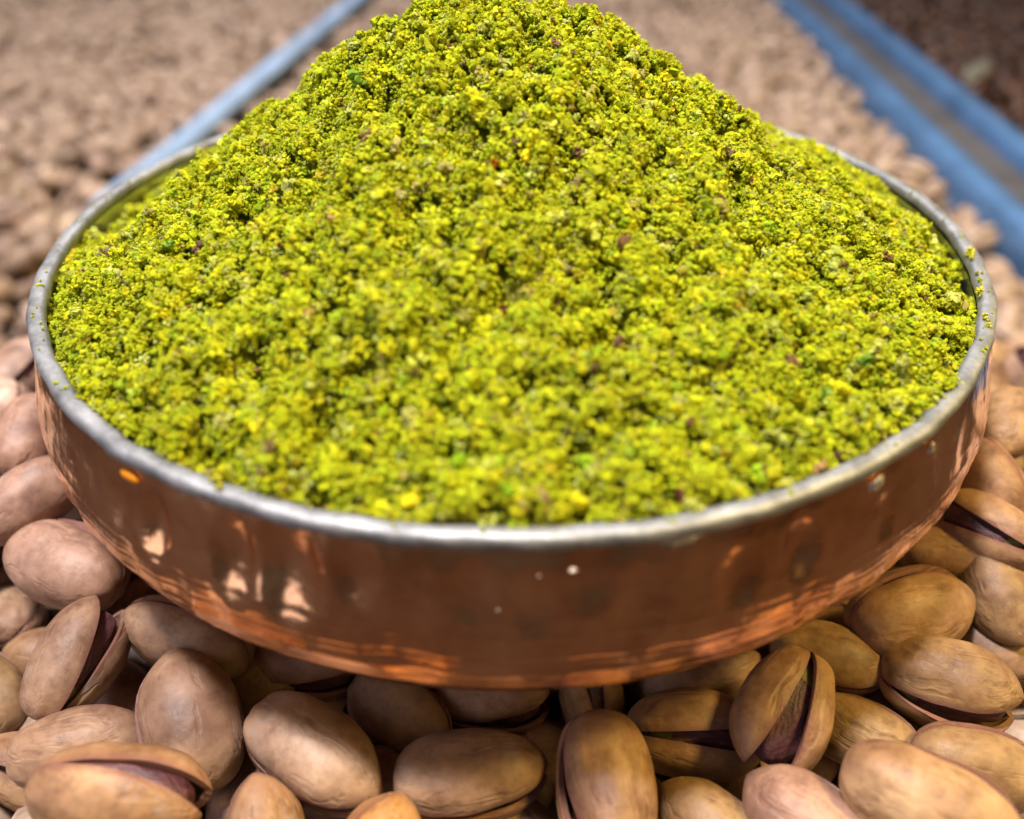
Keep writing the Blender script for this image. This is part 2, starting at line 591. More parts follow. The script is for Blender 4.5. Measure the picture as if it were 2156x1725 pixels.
def crumb_col(r):
    k = r.random()
    if k < 0.62:   c = (0.470, 0.540, 0.013)
    elif k < 0.80: c = (0.575, 0.605, 0.013)
    elif k < 0.91: c = (0.50, 0.56, 0.10)
    elif k < 0.955: c = (0.36, 0.50, 0.020)
    elif k < 0.984: c = (0.42, 0.38, 0.09)
    elif k < 0.991: c = (0.22, 0.13, 0.07)
    else:          c = (0.60, 0.50, 0.03)
    b = r.uniform(0.66, 1.0)
    return (min(1, c[0] * b * r.uniform(.93, 1.07)), min(1, c[1] * b), c[2] * b * r.uniform(.6, 1.5), 1)


piece_meshes = []
for k in range(10):
    me = crumb_mesh(100 + k, 10, 1)
    me.materials.append(M['piece'])
    piece_meshes.append(me)
inst_meshes = []
for k in range(10):
    me = crumb_mesh(300 + k, 9 + k % 8, 2 if k % 2 else 1)
    me.materials.append(M['crumb'])
    inst_meshes.append(me)


def heap_hit(px, py):
    d = (FW * FPX + RT * (px - 1078) + UP * (862.5 - py)).normalized()
    for k in range(2600):
        p = CAM + d * (0.06 + k * 0.0001)
        if math.hypot(p.x, p.y) < RIN + 0.001 and p.z - ZRIM < heap_h(p.x, p.y):
            return p
    return None


def put_piece(name, me, p, s, col, sc=(1, 1, 1)):
    o = link(name, me, heap)
    o.matrix_local = Matrix.Translation(p) @ Euler((rnd.uniform(0, 6.3), rnd.uniform(0, 6.3), rnd.uniform(0, 6.3))).to_matrix().to_4x4() @ Matrix.Diagonal((s * sc[0], s * sc[1], s * sc[2], 1))
    o.color = col
    return o


# bits one can tell apart, where the photograph has them
MAROON, TAN, BROWN, BLACK = (0.16, 0.035, 0.04, 1), (0.46, 0.27, 0.13, 1), (0.13, 0.065, 0.035, 1), (0.025, 0.02, 0.018, 1)
GREEN, DGREEN, YEL, ORA = (0.33, 0.54, 0.02, 1), (0.16, 0.30, 0.03, 1), (0.66, 0.60, 0.012, 1), (0.42, 0.17, 0.02, 1)
for px, py, s, col, kind in [(1060, 660, 1.5, MAROON, 1), (545, 785, 1.5, TAN, 1), (1690, 385, 1.5, BROWN, 1), (1515, 212, 1.2, BLACK, 1),
                             (1770, 507, 1.2, BROWN, 1), (890, 800, 1.1, BLACK, 1), (1140, 1045, 2.0, TAN, 1), (1432, 1048, 1.6, MAROON, 1),
                             (1450, 890, 1.3, BROWN, 1), (1040, 350, 1.4, ORA, 1), (592, 425, 1.0, BLACK, 1), (1342, 185, 1.1, BLACK, 1),
                             (700, 462, 1.4, TAN, 1), (1940, 627, 1.4, BROWN, 1), (412, 850, 0.9, BLACK, 1), (1080, 285, 0.9, BROWN, 1),
                             (1555, 238, 1.3, BROWN, 1), (590, 520, 0.9, MAROON, 1), (890, 408, 0.8, BLACK, 1), (1725, 985, 1.4, TAN, 1),
                             (780, 70, 1.0, BROWN, 1), (1485, 165, 0.9, TAN, 1), (650, 662, 1.1, TAN, 1), (1900, 290, 0.8, BROWN, 1),
                             (755, 172, 1.8, DGREEN, 0), (965, 975, 1.9, GREEN, 0), (1072, 1030, 1.7, GREEN, 0), (1612, 487, 1.6, GREEN, 0),
                             (360, 522, 1.9, DGREEN, 0), (1820, 760, 1.9, DGREEN, 0), (650, 575, 1.3, GREEN, 0), (1740, 830, 1.5, DGREEN, 0),
                             (1130, 650, 1.9, YEL, 0), (428, 437, 1.2, YEL, 0), (460, 672, 1.3, YEL, 0), (352, 666, 1.3, YEL, 0), (1110, 330, 2.1, YEL, 0),
                             (870, 1060, 2.3, YEL, 0), (1220, 1060, 2.1, YEL, 0), (540, 905, 2.0, YEL, 0), (900, 305, 1.6, GREEN, 0), (1450, 345, 2.0, YEL, 0),
                             (1600, 1000, 1.9, GREEN, 0), (1230, 975, 1.8, GREEN, 0)]:
    p = heap_hit(px, py)
    if p is None: continue
    p = p - Vector((0, 0, ZRIM)) + Vector((0, -0.0003, 0.0004))
    me = piece_meshes[rnd.randrange(10)]
    if kind:
        o = put_piece('skin_flake', me, p, s * 1e-3, col, (1, 0.8, 0.45))
    else:
        o = put_piece('crumb', me, p, s * 0.85e-3, col)

# the 260 or so largest crumbs on the side in view
npl = 0
while npl < 250:
    r = RIN * math.sqrt(rnd.random()) * 0.985
    a = rnd.uniform(math.pi * 0.92, math.pi * 2.08)
    x, y = r * math.cos(a), r * math.sin(a)
    p = Vector((x, y, heap_h(x, y) + rnd.uniform(-0.0002, 0.0005)))
    put_piece('crumb', piece_meshes[rnd.randrange(10)], p, rnd.uniform(1.05, 1.65) * 1e-3, crumb_col(rnd))
    npl += 1

# everything finer: one mass of crumbs
N = 66000
pts, rots, scl, var, cols = [], [], [], [], []
while len(pts) < N:
    r = RIN * math.sqrt(rnd.random())
    a = rnd.uniform(0, 2 * math.pi)
    x, y = r * math.cos(a), r * math.sin(a)
    if y > 0.035 and rnd.random() < 0.45:
        continue
    k = rnd.random()
    s = rnd.uniform(0.28, 0.62) if k < 0.58 else rnd.uniform(0.62, 1.1) if k < 0.92 else rnd.uniform(1.1, 1.7)
    z = heap_h(x, y) + rnd.uniform(-0.0010, 0.0005) + (0.0004 if k < 0.3 else 0)
    pts.append((x, y, z)); rots.append((rnd.uniform(0, 6.3), rnd.uniform(0, 6.3), rnd.uniform(0, 6.3)))
    scl.append(s * 1.05e-3); var.append(rnd.randrange(10)); cols.append(crumb_col(rnd))
# a few crumbs fallen on the rim
for px, py in [(2082, 682), (2074, 668), (2046, 540), (2044, 530), (462, 1022), (452, 1010), (2060, 615), (1310, 1085), (820, 1078), (930, 1085)]:
    p = onz(px, py, ZRIM + 0.0013)
    pts.append((p.x, p.y, 0.0013)); rots.append((rnd.uniform(0, 6), rnd.uniform(0, 6), 0)); scl.append(rnd.uniform(.6, 1.0) * 1e-3); var.append(rnd.randrange(10)); cols.append((0.5, 0.5, 0.04, 1))
for k in range(150):
    a = rnd.uniform(0, 2 * math.pi)
    rr = (0.0834 + abs(rnd.gauss(0, 0.0009)))
    if rr < 0.0853:
        pts.append((rr * math.cos(a), rr * math.sin(a), 0.0009)); rots.append((rnd.uniform(0, 6), rnd.uniform(0, 6), 0))
        scl.append(rnd.uniform(.18, .45) * 1e-3); var.append(rnd.randrange(10)); cols.append(crumb_col(rnd))
pm = bpy.data.meshes.new('fine_crumbs')
pm.from_pydata(pts, [], [])
for nm, typ, key, data in (('rot', 'FLOAT_VECTOR', 'vector', rots), ('scl', 'FLOAT', 'value', scl), ('var', 'INT', 'value', var), ('col', 'FLOAT_COLOR', 'color', cols)):
    at = pm.attributes.new(nm, typ, 'POINT')
    at.data.foreach_set(key, np.array(data, dtype=np.int32 if typ == 'INT' else np.float32).ravel())
crumbs = tag(link('fine_crumbs', pm, heap), kind='stuff')
ng = bpy.data.node_groups.new('crumb_scatter', 'GeometryNodeTree')
ng.interface.new_socket('Geometry', in_out='INPUT', socket_type='NodeSocketGeometry')
ng.interface.new_socket('Geometry', in_out='OUTPUT', socket_type='NodeSocketGeometry')
gi, go = ng.nodes.new('NodeGroupInput'), ng.nodes.new('NodeGroupOutput')
iop = ng.nodes.new('GeometryNodeInstanceOnPoints')
jn = ng.nodes.new('GeometryNodeJoinGeometry')
for k, me in enumerate(inst_meshes):
    src = bpy.data.objects.new('crumb_source', me)          # mesh source only, never linked to the scene
    oi = ng.nodes.new('GeometryNodeObjectInfo')
    oi.inputs['Object'].default_value = src
    oi.inputs['As Instance'].default_value = True
    ng.links.new(oi.outputs['Geometry'], jn.inputs[0])


def attr_node(nm, typ):
    a = ng.nodes.new('GeometryNodeInputNamedAttribute')
    a.data_type = typ
    a.inputs['Name'].default_value = nm
    return a.outputs[0]


e2r = ng.nodes.new('FunctionNodeEulerToRotation')
ng.links.new(attr_node('rot', 'FLOAT_VECTOR'), e2r.inputs[0])
ng.links.new(gi.outputs[0], iop.inputs['Points'])
ng.links.new(jn.outputs[0], iop.inputs['Instance'])
iop.inputs['Pick Instance'].default_value = True
ng.links.new(attr_node('var', 'INT'), iop.inputs['Instance Index'])
ng.links.new(e2r.outputs[0], iop.inputs['Rotation'])
ng.links.new(attr_node('scl', 'FLOAT'), iop.inputs['Scale'])
ng.links.new(iop.outputs[0], go.inputs[0])
md = crumbs.modifiers.new('scatter', 'NODES')
md.node_group = ng

# ------------------------------------------------------------------ pistachio nuts
L0, W0, T0 = 0.022, 0.0128, 0.0122


def nut_r(u, seed):
    """relative half width along the length, u 0 (stem end) .. 1 (beak)"""
    s = max(0.0, math.sin(math.pi * u))
    base = s ** (0.78 + 0.50 * max(0, min(1, (u - 0.5) / 0.4)))
    return base * (1.0 + 0.07 * math.cos(math.pi * u)) * (1 - 0.10 * max(0, u - 0.75) * 4 * (u - 0.6))


def half_verts(seed, nu, nv, th):
    r = random.Random(seed)
    off = Vector((r.uniform(-9, 9), r.uniform(-9, 9), r.uniform(-9, 9)))
    bend = r.uniform(-0.0006, 0.0006)
    loops = []
    for i in range(nu):
        u = 0.012 + 0.976 * i / (nu - 1)
        x = -math.cos(math.pi * u) * L0 / 2
        x = math.copysign(abs(x / (L0 / 2)) ** 0.96, x) * L0 / 2
        k = nut_r(u, seed)
        wy, tz = W0 / 2 * k, T0 / 2 * k
        lip = 0.00022
        loop = []
        for j in range(nv):
            v = math.pi * j / (nv - 1)
            cy, sz = math.cos(v), math.sin(v)
            p = Vector((x, wy * math.copysign(abs(cy) ** 0.93, cy), lip + max(0, tz - lip) * sz))
            d = Vector((0, cy, sz))
            q = p * 110 + off
            p += d * (0.00055 * noise.noise(q) + 0.00022 * noise.noise(q * 2.6)) * min(1, k * 1.5)
            # stem-end wrinkles
            w = max(0, 1 - u * 2.1)
            p += d * 0.00035 * w * math.sin(7 * v + seed) * min(1, k * 1.3)
            p.y += bend * math.sin(math.pi * u)
            if j in (0, nv - 1):
                p.z = 0.00012
            loop.append(p)
        inn = []
        ti = min(th, wy * 0.8)
        for j in range(nv - 1, -1, -2):
            v = math.pi * j / (nv - 1)
            inn.append(Vector((x * 0.955, (wy - ti) * math.cos(v) + bend * math.sin(math.pi * u), 0.00012 + max(0.00005, tz - ti) * math.sin(v))))
        loops.append(loop + inn)
    return loops


def half_mesh_data(seed, nu=26, nv=19, th=0.0009):
    loops = half_verts(seed, nu, nv, th)
    m = len(loops[0])
    V = [p for l in loops for p in l]
    F = []
    for i in range(nu - 1):
        for j in range(m):
            j2 = (j + 1) % m
            F.append((i * m + j, i * m + j2, (i + 1) * m + j2, (i + 1) * m + j))
    F.append(tuple(range(m - 1, -1, -1)))
    F.append(tuple((nu - 1) * m + j for j in range(m)))
    return V, F


def kernel_data(seed, nu=18, nv=26):
    r = random.Random(seed)
    off = Vector((r.uniform(-9, 9), r.uniform(-9, 9), 0))
    V, F = [], []
    for i in range(nu):
        u = 0.02 + 0.96 * i / (nu - 1)
        x = -math.cos(math.pi * u) * L0 * 0.43 - 0.0004
        k = math.sin(math.pi * u) ** 0.8
        for j in range(nv):
            v = 2 * math.pi * j / nv
            d = Vector((0, math.cos(v), math.sin(v)))
            p = Vector((x, W0 * 0.40 * k * d.y, T0 * 0.40 * k * d.z))
            p += d * (0.0007 * noise.noise(p * 260 + off) + 0.0005 * noise.noise(Vector((p.x * 120, p.y * 700, p.z * 700)))) * k
            V.append(p)
    for i in range(nu - 1):
        for j in range(nv):
            j2 = (j + 1) % nv
            F.append((i * nv + j, i * nv + j2, (i + 1) * nv + j2, (i + 1) * nv + j))
    F.append(tuple(range(nv - 1, -1, -1)))
    F.append(tuple((nu - 1) * nv + j for j in range(nv)))
    return V, F


HALF = []
for k in range(8):
    me = mesh_from('shell_half', *half_mesh_data(k + 1), True, 50)
    me.materials.append(M['shell'])
    HALF.append(me)
KERN = []
for k in range(3):
    me = mesh_from('kernel', *kernel_data(k + 40))
    me.materials.append(M['kernel'])
    KERN.append(me)


def half_matrix(side, deg):
    """hinge at the stem end; side +1 upper, -1 lower half"""
    h = Vector((-L0 / 2 * 0.97, 0, 0))
    m = Matrix.Translation(h) @ Matrix.Rotation(math.radians(-deg / 2 * side), 4, 'Y') @ Matrix.Translation(-h)
    if side < 0:
        m = m @ Matrix.Rotation(math.pi, 4, 'X')
    return m


def nut_axes(a, roll, c):
    a = a.normalized()
    v = (CAM - c)
    v = (v - a * v.dot(a)).normalized()
    w = a.cross(v)
    y = v * math.cos(roll) + w * math.sin(roll)
    z = a.cross(y)
    m = Matrix((a, y, z)).transposed()
    return m


def make_nut(c, rot3, length, deg, tint, seed, wid=1.0):
    root = link('pistachio_nut', None)
    s = length / L0
    root.matrix_basis = Matrix.Translation(c) @ rot3.to_4x4() @ Matrix.Diagonal((s, s ** 0.5 * wid * 0.94, s ** 0.5 * wid * 0.91, 1))
    r = random.Random(seed)
    a = r.random()
    deg = max(deg, 1.4)
    for side in (1, -1):
        o = link('shell_half', HALF[r.randrange(8)], root)
        o.matrix_local = half_matrix(side, deg)
        o.color = (*tint, a)
    if deg > 1.5:
        link('kernel', KERN[r.randrange(3)], root)
    return root


SPH = []          # packing spheres of everything placed: x, y, z, r


def nut_spheres(c, axis, length, wid=1.0):
    h = length / 2 - 0.0052
    return [(*(c + axis * (h * k)), (0.0058 if k == 0 else 0.0048 if abs(k) < 0.7 else 0.0036) * wid) for k in (-1, -0.5, 0, 0.5, 1)]


PINK, TANC, WARM, OLIVE, GOLD, PALE = (1.03, 0.92, 0.96), (1.0, 0.95, 0.90), (1.06, 0.94, 0.72), (0.92, 0.86, 0.58), (1.18, 0.88, 0.36), (1.15, 1.06, 0.78)
# stem-end px, beak px, z stem / z beak (mm), length mm, roll deg, opening deg, anchor (0 stem .. 1 beak), tint, width, label
NUTS = [
    ((250, 1245), (30, 1130), 56, 58, 25, 80, 0.8, .5, PINK, 1.10, 'big pale pinkish closed pistachio against the bowl, above the nut with the wide dark gap'),
    ((300, 1230), (200, 1262), 47, 50, 19, 20, 14, .5, PINK, .9, 'open shell peeking out between the pinkish nut and the grey-tipped nut'),
    ((560, 1400), (242, 1285), 51, 52, 25.5, 38, 2.0, .62, TANC, 1.0, 'cracked pistachio with a grey patch on its blunt tip, tucked under the copper wall'),
    ((104, 1492), (218, 1292), 49, 55, 21, 22, 15, .5, TANC, 1.05, 'upright split pistachio with a wide dark maroon gap'),
    ((440, 1660), (362, 1380), 46, 55, 23.5, 100, 0.6, .5, TANC, 1.22, 'plump closed pistachio standing on end, pale on one side'),
    ((40, 1600), (310, 1560), 47, 46, 22, 100, 0.8, .5, TANC, 1.05, 'closed brown pistachio lying behind the big split nut in the corner'),
    ((68, 1655), (442, 1690), 57, 57, 25, -33, 9, .5, WARM, 1.05, 'big tan split pistachio lying in the corner, gap along its top'),
    ((580, 1850), (535, 1628), 45, 55, 21, 100, 0.6, 1, WARM, 1.0, 'yellowish pistachio poking its tip up beside the corner split nut'),
    ((525, 1490), (812, 1702), 51, 50, 25.5, 68, 4, .5, TANC, 1.06, 'large smooth oval pistachio with its seam along the lower edge'),
    ((775, 1850), (850, 1668), 50, 55, 21, 110, 0.6, 1, GOLD, 1.0, 'golden orange pistachio cut off by the bottom of the picture'),
    ((740, 1432), (958, 1572), 42, 44, 21.5, 95, 0.8, .5, TANC, 1.0, 'shaded wrinkled pistachio under the bowl behind the large oval nut'),
    ((500, 1480), (600, 1395), 40, 45, 20, 95, 0.8, .5, OLIVE, 1.0, 'small dull pistachio half hidden in shadow beside the standing nut'),
    ((560, 1395), (745, 1405), 45, 45, 20, 45, 14, .5, PINK, 1.0, 'open shell lip with purple inside, directly under the bowl edge'),
    ((930, 1468), (1148, 1475), 41, 41, 20, 52, 15, .5, PINK, 1.0, 'open pale shell under the bowl middle, showing two curved lips'),
    ((832, 1650), (1150, 1622), 49, 48, 23.5, 58, 9, .5, TANC, 1.06, 'tan pistachio lying sideways with a dark gap along its underside'),
    ((1252, 1498), (1300, 1790), 55, 48, 23, 62, 7, 0, WARM, 1.12, 'upright oval pistachio in front with one golden side and purple seam'),
    ((1320, 1538), (1610, 1556), 44, 44, 22.5, 4, 11, .5, WARM, 1.10, 'shaded pistachio lying flat with a straight purple gap'),
    ((1692, 1388), (1610, 1616), 57, 51, 20.5, -16, 17, .5, WARM, 1.04, 'brightly lit split pistachio standing open below the bowl'),
    ((1625, 1345), (1872, 1425), 48, 48, 20, 48, 3, .55, OLIVE, 1.02, 'olive pistachio with grey stained end tucked under the bowl'),
    ((1712, 1500), (1938, 1605), 45, 44, 19.5, 92, 0.8, .5, OLIVE, .98, 'mottled pistachio with a grey white patch, behind the pale front nut'),
    ((1780, 1335), (2052, 1248), 52, 54, 24, -62, 3, .55, WARM, 1.14, 'large amber brown pistachio with an orange tip against the bowl'),
    ((1872, 1405), (2125, 1485), 50, 50, 21.5, 42, 12, .5, OLIVE, 1.12, 'split pistachio with a mauve gap below, under the amber brown nut'),
    ((1942, 1590), (2175, 1645), 49, 48, 20.5, 95, 0.6, .4, OLIVE, 1.02, 'dull brown pistachio behind the pale smooth front nut'),
    ((1785, 1612), (2150, 1775), 58, 58, 24, 105, 0.6, .45, PALE, 1.12, 'pale smooth pistachio nearest the camera, closed'),
    ((1840, 1840), (1572, 1632), 50, 51, 22, 95, 0.6, 1, PINK, 1.12, 'pinkish closed pistachio leaning under the brightly lit split nut'),
    ((1600, 1820), (1385, 1655), 45, 46, 21, 95, 0.6, 1, OLIVE, 1.0, 'mustard closed pistachio beside the golden sided oval nut'),
    ((1255, 1530), (1240, 1430), 37, 45, 18, 12, 12, .5, WARM, .95, 'pale shell standing in shadow behind the golden sided oval nut'),
    ((1330, 1450), (1620, 1370), 43, 46, 22, -30, 3, .5, TANC, 1.0, 'dark shaded pistachio right under the bowl above the flat purple gap'),
    ((215, 1430), (310, 1500), 38, 38, 19, 100, 0.6, .5, (1.05, .75, .55), 1.0, 'small reddish nut deep in shadow beside the wide gapped nut'),
    ((1930, 1170), (2085, 1150), 53, 57, 19, 95, 1.5, .5, WARM, 1.0, 'light tan pistachio squeezed between the bowl and the wrinkled olive nut'),
    ((2060, 1170), (2140, 1330), 55, 50, 20, 90, 0.8, .5, OLIVE, 1.08, 'wrinkled olive pistachio beside the amber tip'),
    ((2150, 1150), (2015, 1085), 60, 60, 19, 0, 14, .5, WARM, 1.0, 'gaping pistachio showing a dark interior beside the bowl'),
    ((2110, 1080), (2060, 960), 60, 66, 20, 60, 4, .5, WARM, 1.0, 'tan pistachio resting high against the bowl wall'),
    ((2130, 830), (2105, 960), 68, 66, 20, 80, 1.0, .5, OLIVE, 1.0, 'dusky pistachio behind the nut that rests high on the bowl'),
    ((20, 1090), (125, 1010), 62, 64, 21, 90, 0.8, .5, PINK, 1.05, 'smooth rosy pistachio wedged against the copper above the big pinkish nut'),
    ((30, 985), (75, 850), 64, 68, 20, 75, 3, .5, PINK, 1.0, 'pale nut touching the bowl wall below the rim, thin dark seam'),
    ((2000, 1300), (2130, 1390), 44, 43, 20, 60, 3, .5, TANC, 1.0, 'dark nut in the gap under the amber brown nut'),
    ((1850, 1480), (1950, 1560), 39, 37, 19, 90, 1, .5, OLIVE, 1.0, 'dim yellowish nut deep between the split nut and the mottled nut'),
]
NICKNAMES = ['big pinkish nut', 'open shell by the bowl', 'grey-tipped nut', 'wide-gapped nut', 'standing plump nut', 'brown corner nut',
             'big corner split nut', 'yellowish tip', 'large oval nut', 'golden orange nut', 'wrinkled shaded nut', 'small dull nut',
             'purple shell lip', 'two-lipped shell', 'sideways tan nut', 'golden-sided oval nut', 'flat purple-gapped nut', 'bright split nut',
             'grey-ended olive nut', 'mottled nut', 'amber nut', 'mauve-gapped nut', 'dull brown nut', 'pale smooth nut', 'pinkish leaning nut',
             'mustard nut', 'pale standing shell', 'dark shaded nut', 'small reddish nut', 'light tan nut', 'wrinkled olive nut', 'gaping nut',
             'high tan nut', 'dusky nut', 'rosy nut', 'pale dark-seamed nut', 'dark nut below the amber one', 'dim yellowish nut']
NICK = []
for i, (pa, pb, za, zb, ln, roll, deg, anchor, tint, wid, label) in enumerate(NUTS):
    A, B = onz(*pa, za * 1e-3), onz(*pb, zb * 1e-3)
    ax = (B - A).normalized()
    q = A + (B - A) * anchor
    c = q + ax * (ln * 1e-3 * (0.5 - anchor))
    root = make_nut(c, nut_axes(ax, math.radians(roll), c), ln * 1e-3, deg, tint, 500 + i, wid)
    tag(root, label, 'pistachio', 'pistachios piled around the bowl')
    SPH += nut_spheres(c, ax, ln * 1e-3, wid)
    NICK.append((c, NICKNAMES[i]))


# fillers ------------------------------------------------------------
class Pack:
    def __init__(self, cell=0.012):
        self.cell = cell
        self.g = {}

    def key(self, p):
        return (int(p[0] // self.cell), int(p[1] // self.cell), int(p[2] // self.cell))

    def add(self, s):
        self.g.setdefault(self.key(s), []).append(s)

    def free(self, sp, tol):
        for s in sp:
            k = self.key(s)
            for dx in (-1, 0, 1):
                for dy in (-1, 0, 1):
                    for dz in (-1, 0, 1):
                        for t in self.g.get((k[0] + dx, k[1] + dy, k[2] + dz), ()):
                            rr = s[3] + t[3] - tol
                            if (s[0] - t[0]) ** 2 + (s[1] - t[1]) ** 2 + (s[2] - t[2]) ** 2 < rr * rr:
                                return False
        return True


pack = Pack()
for s in SPH:
    pack.add(s)


def clear_of_bowl(sp):
    for x, y, z, r in sp:
        zr = (z - ZRIM) * 1e3
        rad = bowl_r(min(0, zr + r * 600)) * 1e-3
        if zr > -49.2 - r * 1e3 and math.hypot(x, y) < rad + r:
            return False
    return True


def rand_axis(maxtilt):
    a = rnd.uniform(0, 2 * math.pi)
    t = rnd.uniform(-maxtilt, maxtilt)
    return Vector((math.cos(a) * math.cos(t), math.sin(a) * math.cos(t), math.sin(t)))


LEFT_X, RIGHT_X = -0.132, 0.163
fill = []
for lev, tries in ((0.060, 900), (0.054, 900), (0.047, 900), (0.036, 900), (0.031, 900), (0.025, 900), (0.018, 900)):
    for _ in range(tries):
        c = Vector((rnd.uniform(-0.128, 0.128), rnd.uniform(-0.118, -0.010), lev + rnd.uniform(-.002, .002)))
        if lev > 0.04 and not (abs(c.x) > 0.062 and c.y > -0.036):
            continue
        px, py, dep = project(c)
        if not (-150 < px < 2300 and 700 < py < 1900):
            continue
        ax = rand_axis(0.5)
        ln = rnd.uniform(0.019, 0.022)
        sp = nut_spheres(c, ax, ln)
        if clear_of_bowl(sp) and pack.free(sp, 0.0012):
            for s in sp: pack.add(s)
            fill.append((c, ax, ln))
FILL_AT = len(fill)


# ------------------------------------------------------------------ far bins
def far_nut_mesh(seed, deg, mats, nu=8, nv=7):
    V, F, mi = [], [], []
    for side in (1, -1):
        v, f = half_mesh_data(seed + side, nu, nv)
        m = half_matrix(side, deg)
        o = len(V)
        V += [m @ p for p in v]
        F += [tuple(i + o for i in q) for q in f]
        mi += [0] * len(f)
    v, f = kernel_data(seed, 7, 8)
    o = len(V)
    V += v
    F += [tuple(i + o for i in q) for q in f]
    mi += [1] * len(f)
    me = mesh_from('far_nut', V, F, True, 50)
    for m in mats: me.materials.append(m)
    me.polygons.foreach_set('material_index', mi)
    return me


FAR = [far_nut_mesh(20 + 3 * k, d, (M['far'], M['kernel'])) for k, d in enumerate((0.5, 1, 3, 9, 13))]
DARK = [far_nut_mesh(60 + 3 * k, d, (M['dark'], M['kernel'])) for k, d in enumerate((0.5, 1, 5))]


def hidden(c):
    """well behind the bowl or the heap as seen in the picture"""
    px, py, dep = project(c)
    if not (-160 < px < 2316 and -170 < py < 1000):
        return True
    # ray towards the camera passes through the heap's inner cone
    d = CAM - c
    for k in range(1, 40):
        q = c + d * (k / 40)
        r = math.hypot(q.x, q.y)
        if r < 0.075 and q.z - ZRIM < 0.036 * (1 - r / 0.078) - 0.006 and q.z > ZRIM - 0.05:
            return True
    return False


def scatter(x0, x1, y0, y1, levels, tries, slope=None):
    out = []
    for lev in levels:
        for _ in range(tries):
            x, y = rnd.uniform(x0, x1), rnd.uniform(y0, y1)
            z = lev + rnd.uniform(-.003, .003) + (slope(x, y) if slope else 0)
            c = Vector((x, y, z))
            if hidden(c):
                continue
            ax = rand_axis(0.55)
            ln = rnd.uniform(0.019, 0.0235)
            sp = nut_spheres(c, ax, ln)
            if clear_of_bowl(sp) and pack.free(sp, 0.0018):
                for s in sp: pack.add(s)
                out.append((c, ax, ln))
    return out


def hump(x, y):
    return 0.006 * noise.noise(Vector((x * 9, y * 9, 1.0)))


def bed(x, y):
    return hump(x, y) + drop(y)


A = onz(1672, 0, -0.018); B = onz(2080, 380, -0.018)
dr = (A - B).x / (A - B).y
fx = lambda y, o: B.x + dr * (y - B.y) + o
A = onz(700, 30, -0.018); B2 = onz(245, 400, -0.018)
dl = (A - B2).x / (A - B2).y
gx = lambda y: B2.x + dl * (y - B2.y)
far_mid, far_left, far_right = [], [], []
for it in scatter(-1.15, 1.0, -0.02, 1.35, (0.054, 0.044), 30000, bed):
    x, y = it[0].x, it[0].y
    if x < gx(y) - 0.014 and y > 0.06: far_left.append(it)
    elif x > fx(y, 0.046) + 0.016: far_right.append(it)
    elif gx(y) + 0.012 < x < fx(y, 0) - 0.014: far_mid.append(it)


def join_nuts(name, items, protos):
    V, F, mi = [], [], []
    for c, ax, ln in items:
        me = protos[rnd.randrange(len(protos))]
        s = ln / L0
        m = Matrix.Translation(c) @ nut_axes(ax, rnd.uniform(0, 6.3), c).to_4x4() @ Matrix.Diagonal((s, s, s, 1))
        o = len(V)
        V += [m @ v.co for v in me.vertices]
        F += [tuple(k + o for k in p.vertices) for p in me.polygons]
        mi += [p.material_index for p in me.polygons]
    me = mesh_from(name, V, F, True, 50)
    for m in protos[0].materials: me.materials.append(m)
    me.polygons.foreach_set('material_index', mi)
    return link(name, me)


# fillers under the front layer: those the picture shows are things, the buried rest is one mass
bpy.context.view_layer.update()
probe = []
for c, ax, ln in fill:
    o = link('probe', FAR[0])
    s = ln / L0
    o.matrix_basis = Matrix.Translation(c) @ nut_axes(ax, 0, c).to_4x4() @ Matrix.Diagonal((s, s, s, 1))
    probe.append(o)
crumbs.hide_viewport = True
bpy.context.view_layer.update()
dg = bpy.context.evaluated_depsgraph_get()
seen_fill, buried = [], []
for it, o in zip(fill, probe):
    c, ax, ln = it
    hits = 0
    for k in range(60):
        d = Vector((rnd.gauss(0, 1), rnd.gauss(0, 1), rnd.gauss(0, 1))).normalized()
        q = c + ax * (ax.dot(d) * ln * 0.45) + (d - ax * ax.dot(d)) * 0.0055
        px, py, dep = project(q)
        if not (0 < px < 2156 and 0 < py < 1725):
            continue
        r = scene.ray_cast(dg, CAM, (q - CAM).normalized())
        if r[0] and r[4].original == o:
            hits += 1
    (seen_fill if hits >= 2 else buried).append((c, ax, ln))
crumbs.hide_viewport = False
for o in probe:
    bpy.data.objects.remove(o)
used_labels = set()
for i, (c, ax, ln) in enumerate(seen_fill):
    root = make_nut(c, nut_axes(ax, rnd.uniform(0, 6.3), c), ln, rnd.choice((0.5, 0.8, 1, 8, 12)), rnd.choice((PINK, TANC, WARM, OLIVE)), 900 + i)
    near = sorted(NICK, key=lambda t: (t[0] - c).length)
    lab = None
    for a_, b_ in ((0, 1), (0, 2), (1, 2), (0, 3), (1, 3), (2, 3), (0, 4), (1, 4), (2, 4)):
        lab = 'shadowed pistachio between the ' + near[a_][1] + ' and the ' + near[b_][1]
        if lab not in used_labels:
            break
    used_labels.add(lab)
    tag(root, lab, 'pistachio', 'pistachios in the dark gaps below the front layer')
tag(join_nuts('buried_pistachios', buried, FAR), 'pistachios buried out of sight below the front layer', 'pistachios', kind='stuff')


def place_far(items, protos, label, group, cat, name, limit, tintf):
    items.sort(key=lambda t: project(t[0])[2])
    for i, (c, ax, ln) in enumerate(items[:limit]):
        o = link(name, protos[rnd.randrange(len(protos))])
        s = ln / L0
        o.matrix_basis = Matrix.Translation(c) @ nut_axes(ax, rnd.uniform(0, 6.3), c).to_4x4() @ Matrix.Diagonal((s, s, s, 1))
        o.color = tintf()
        tag(o, label, cat, group)
    rest = items[limit:]
    if rest:
        tag(join_nuts('distant_nuts', rest, protos), label.replace('blurred', 'distant blurred') + ' farther off', cat, kind='stuff')


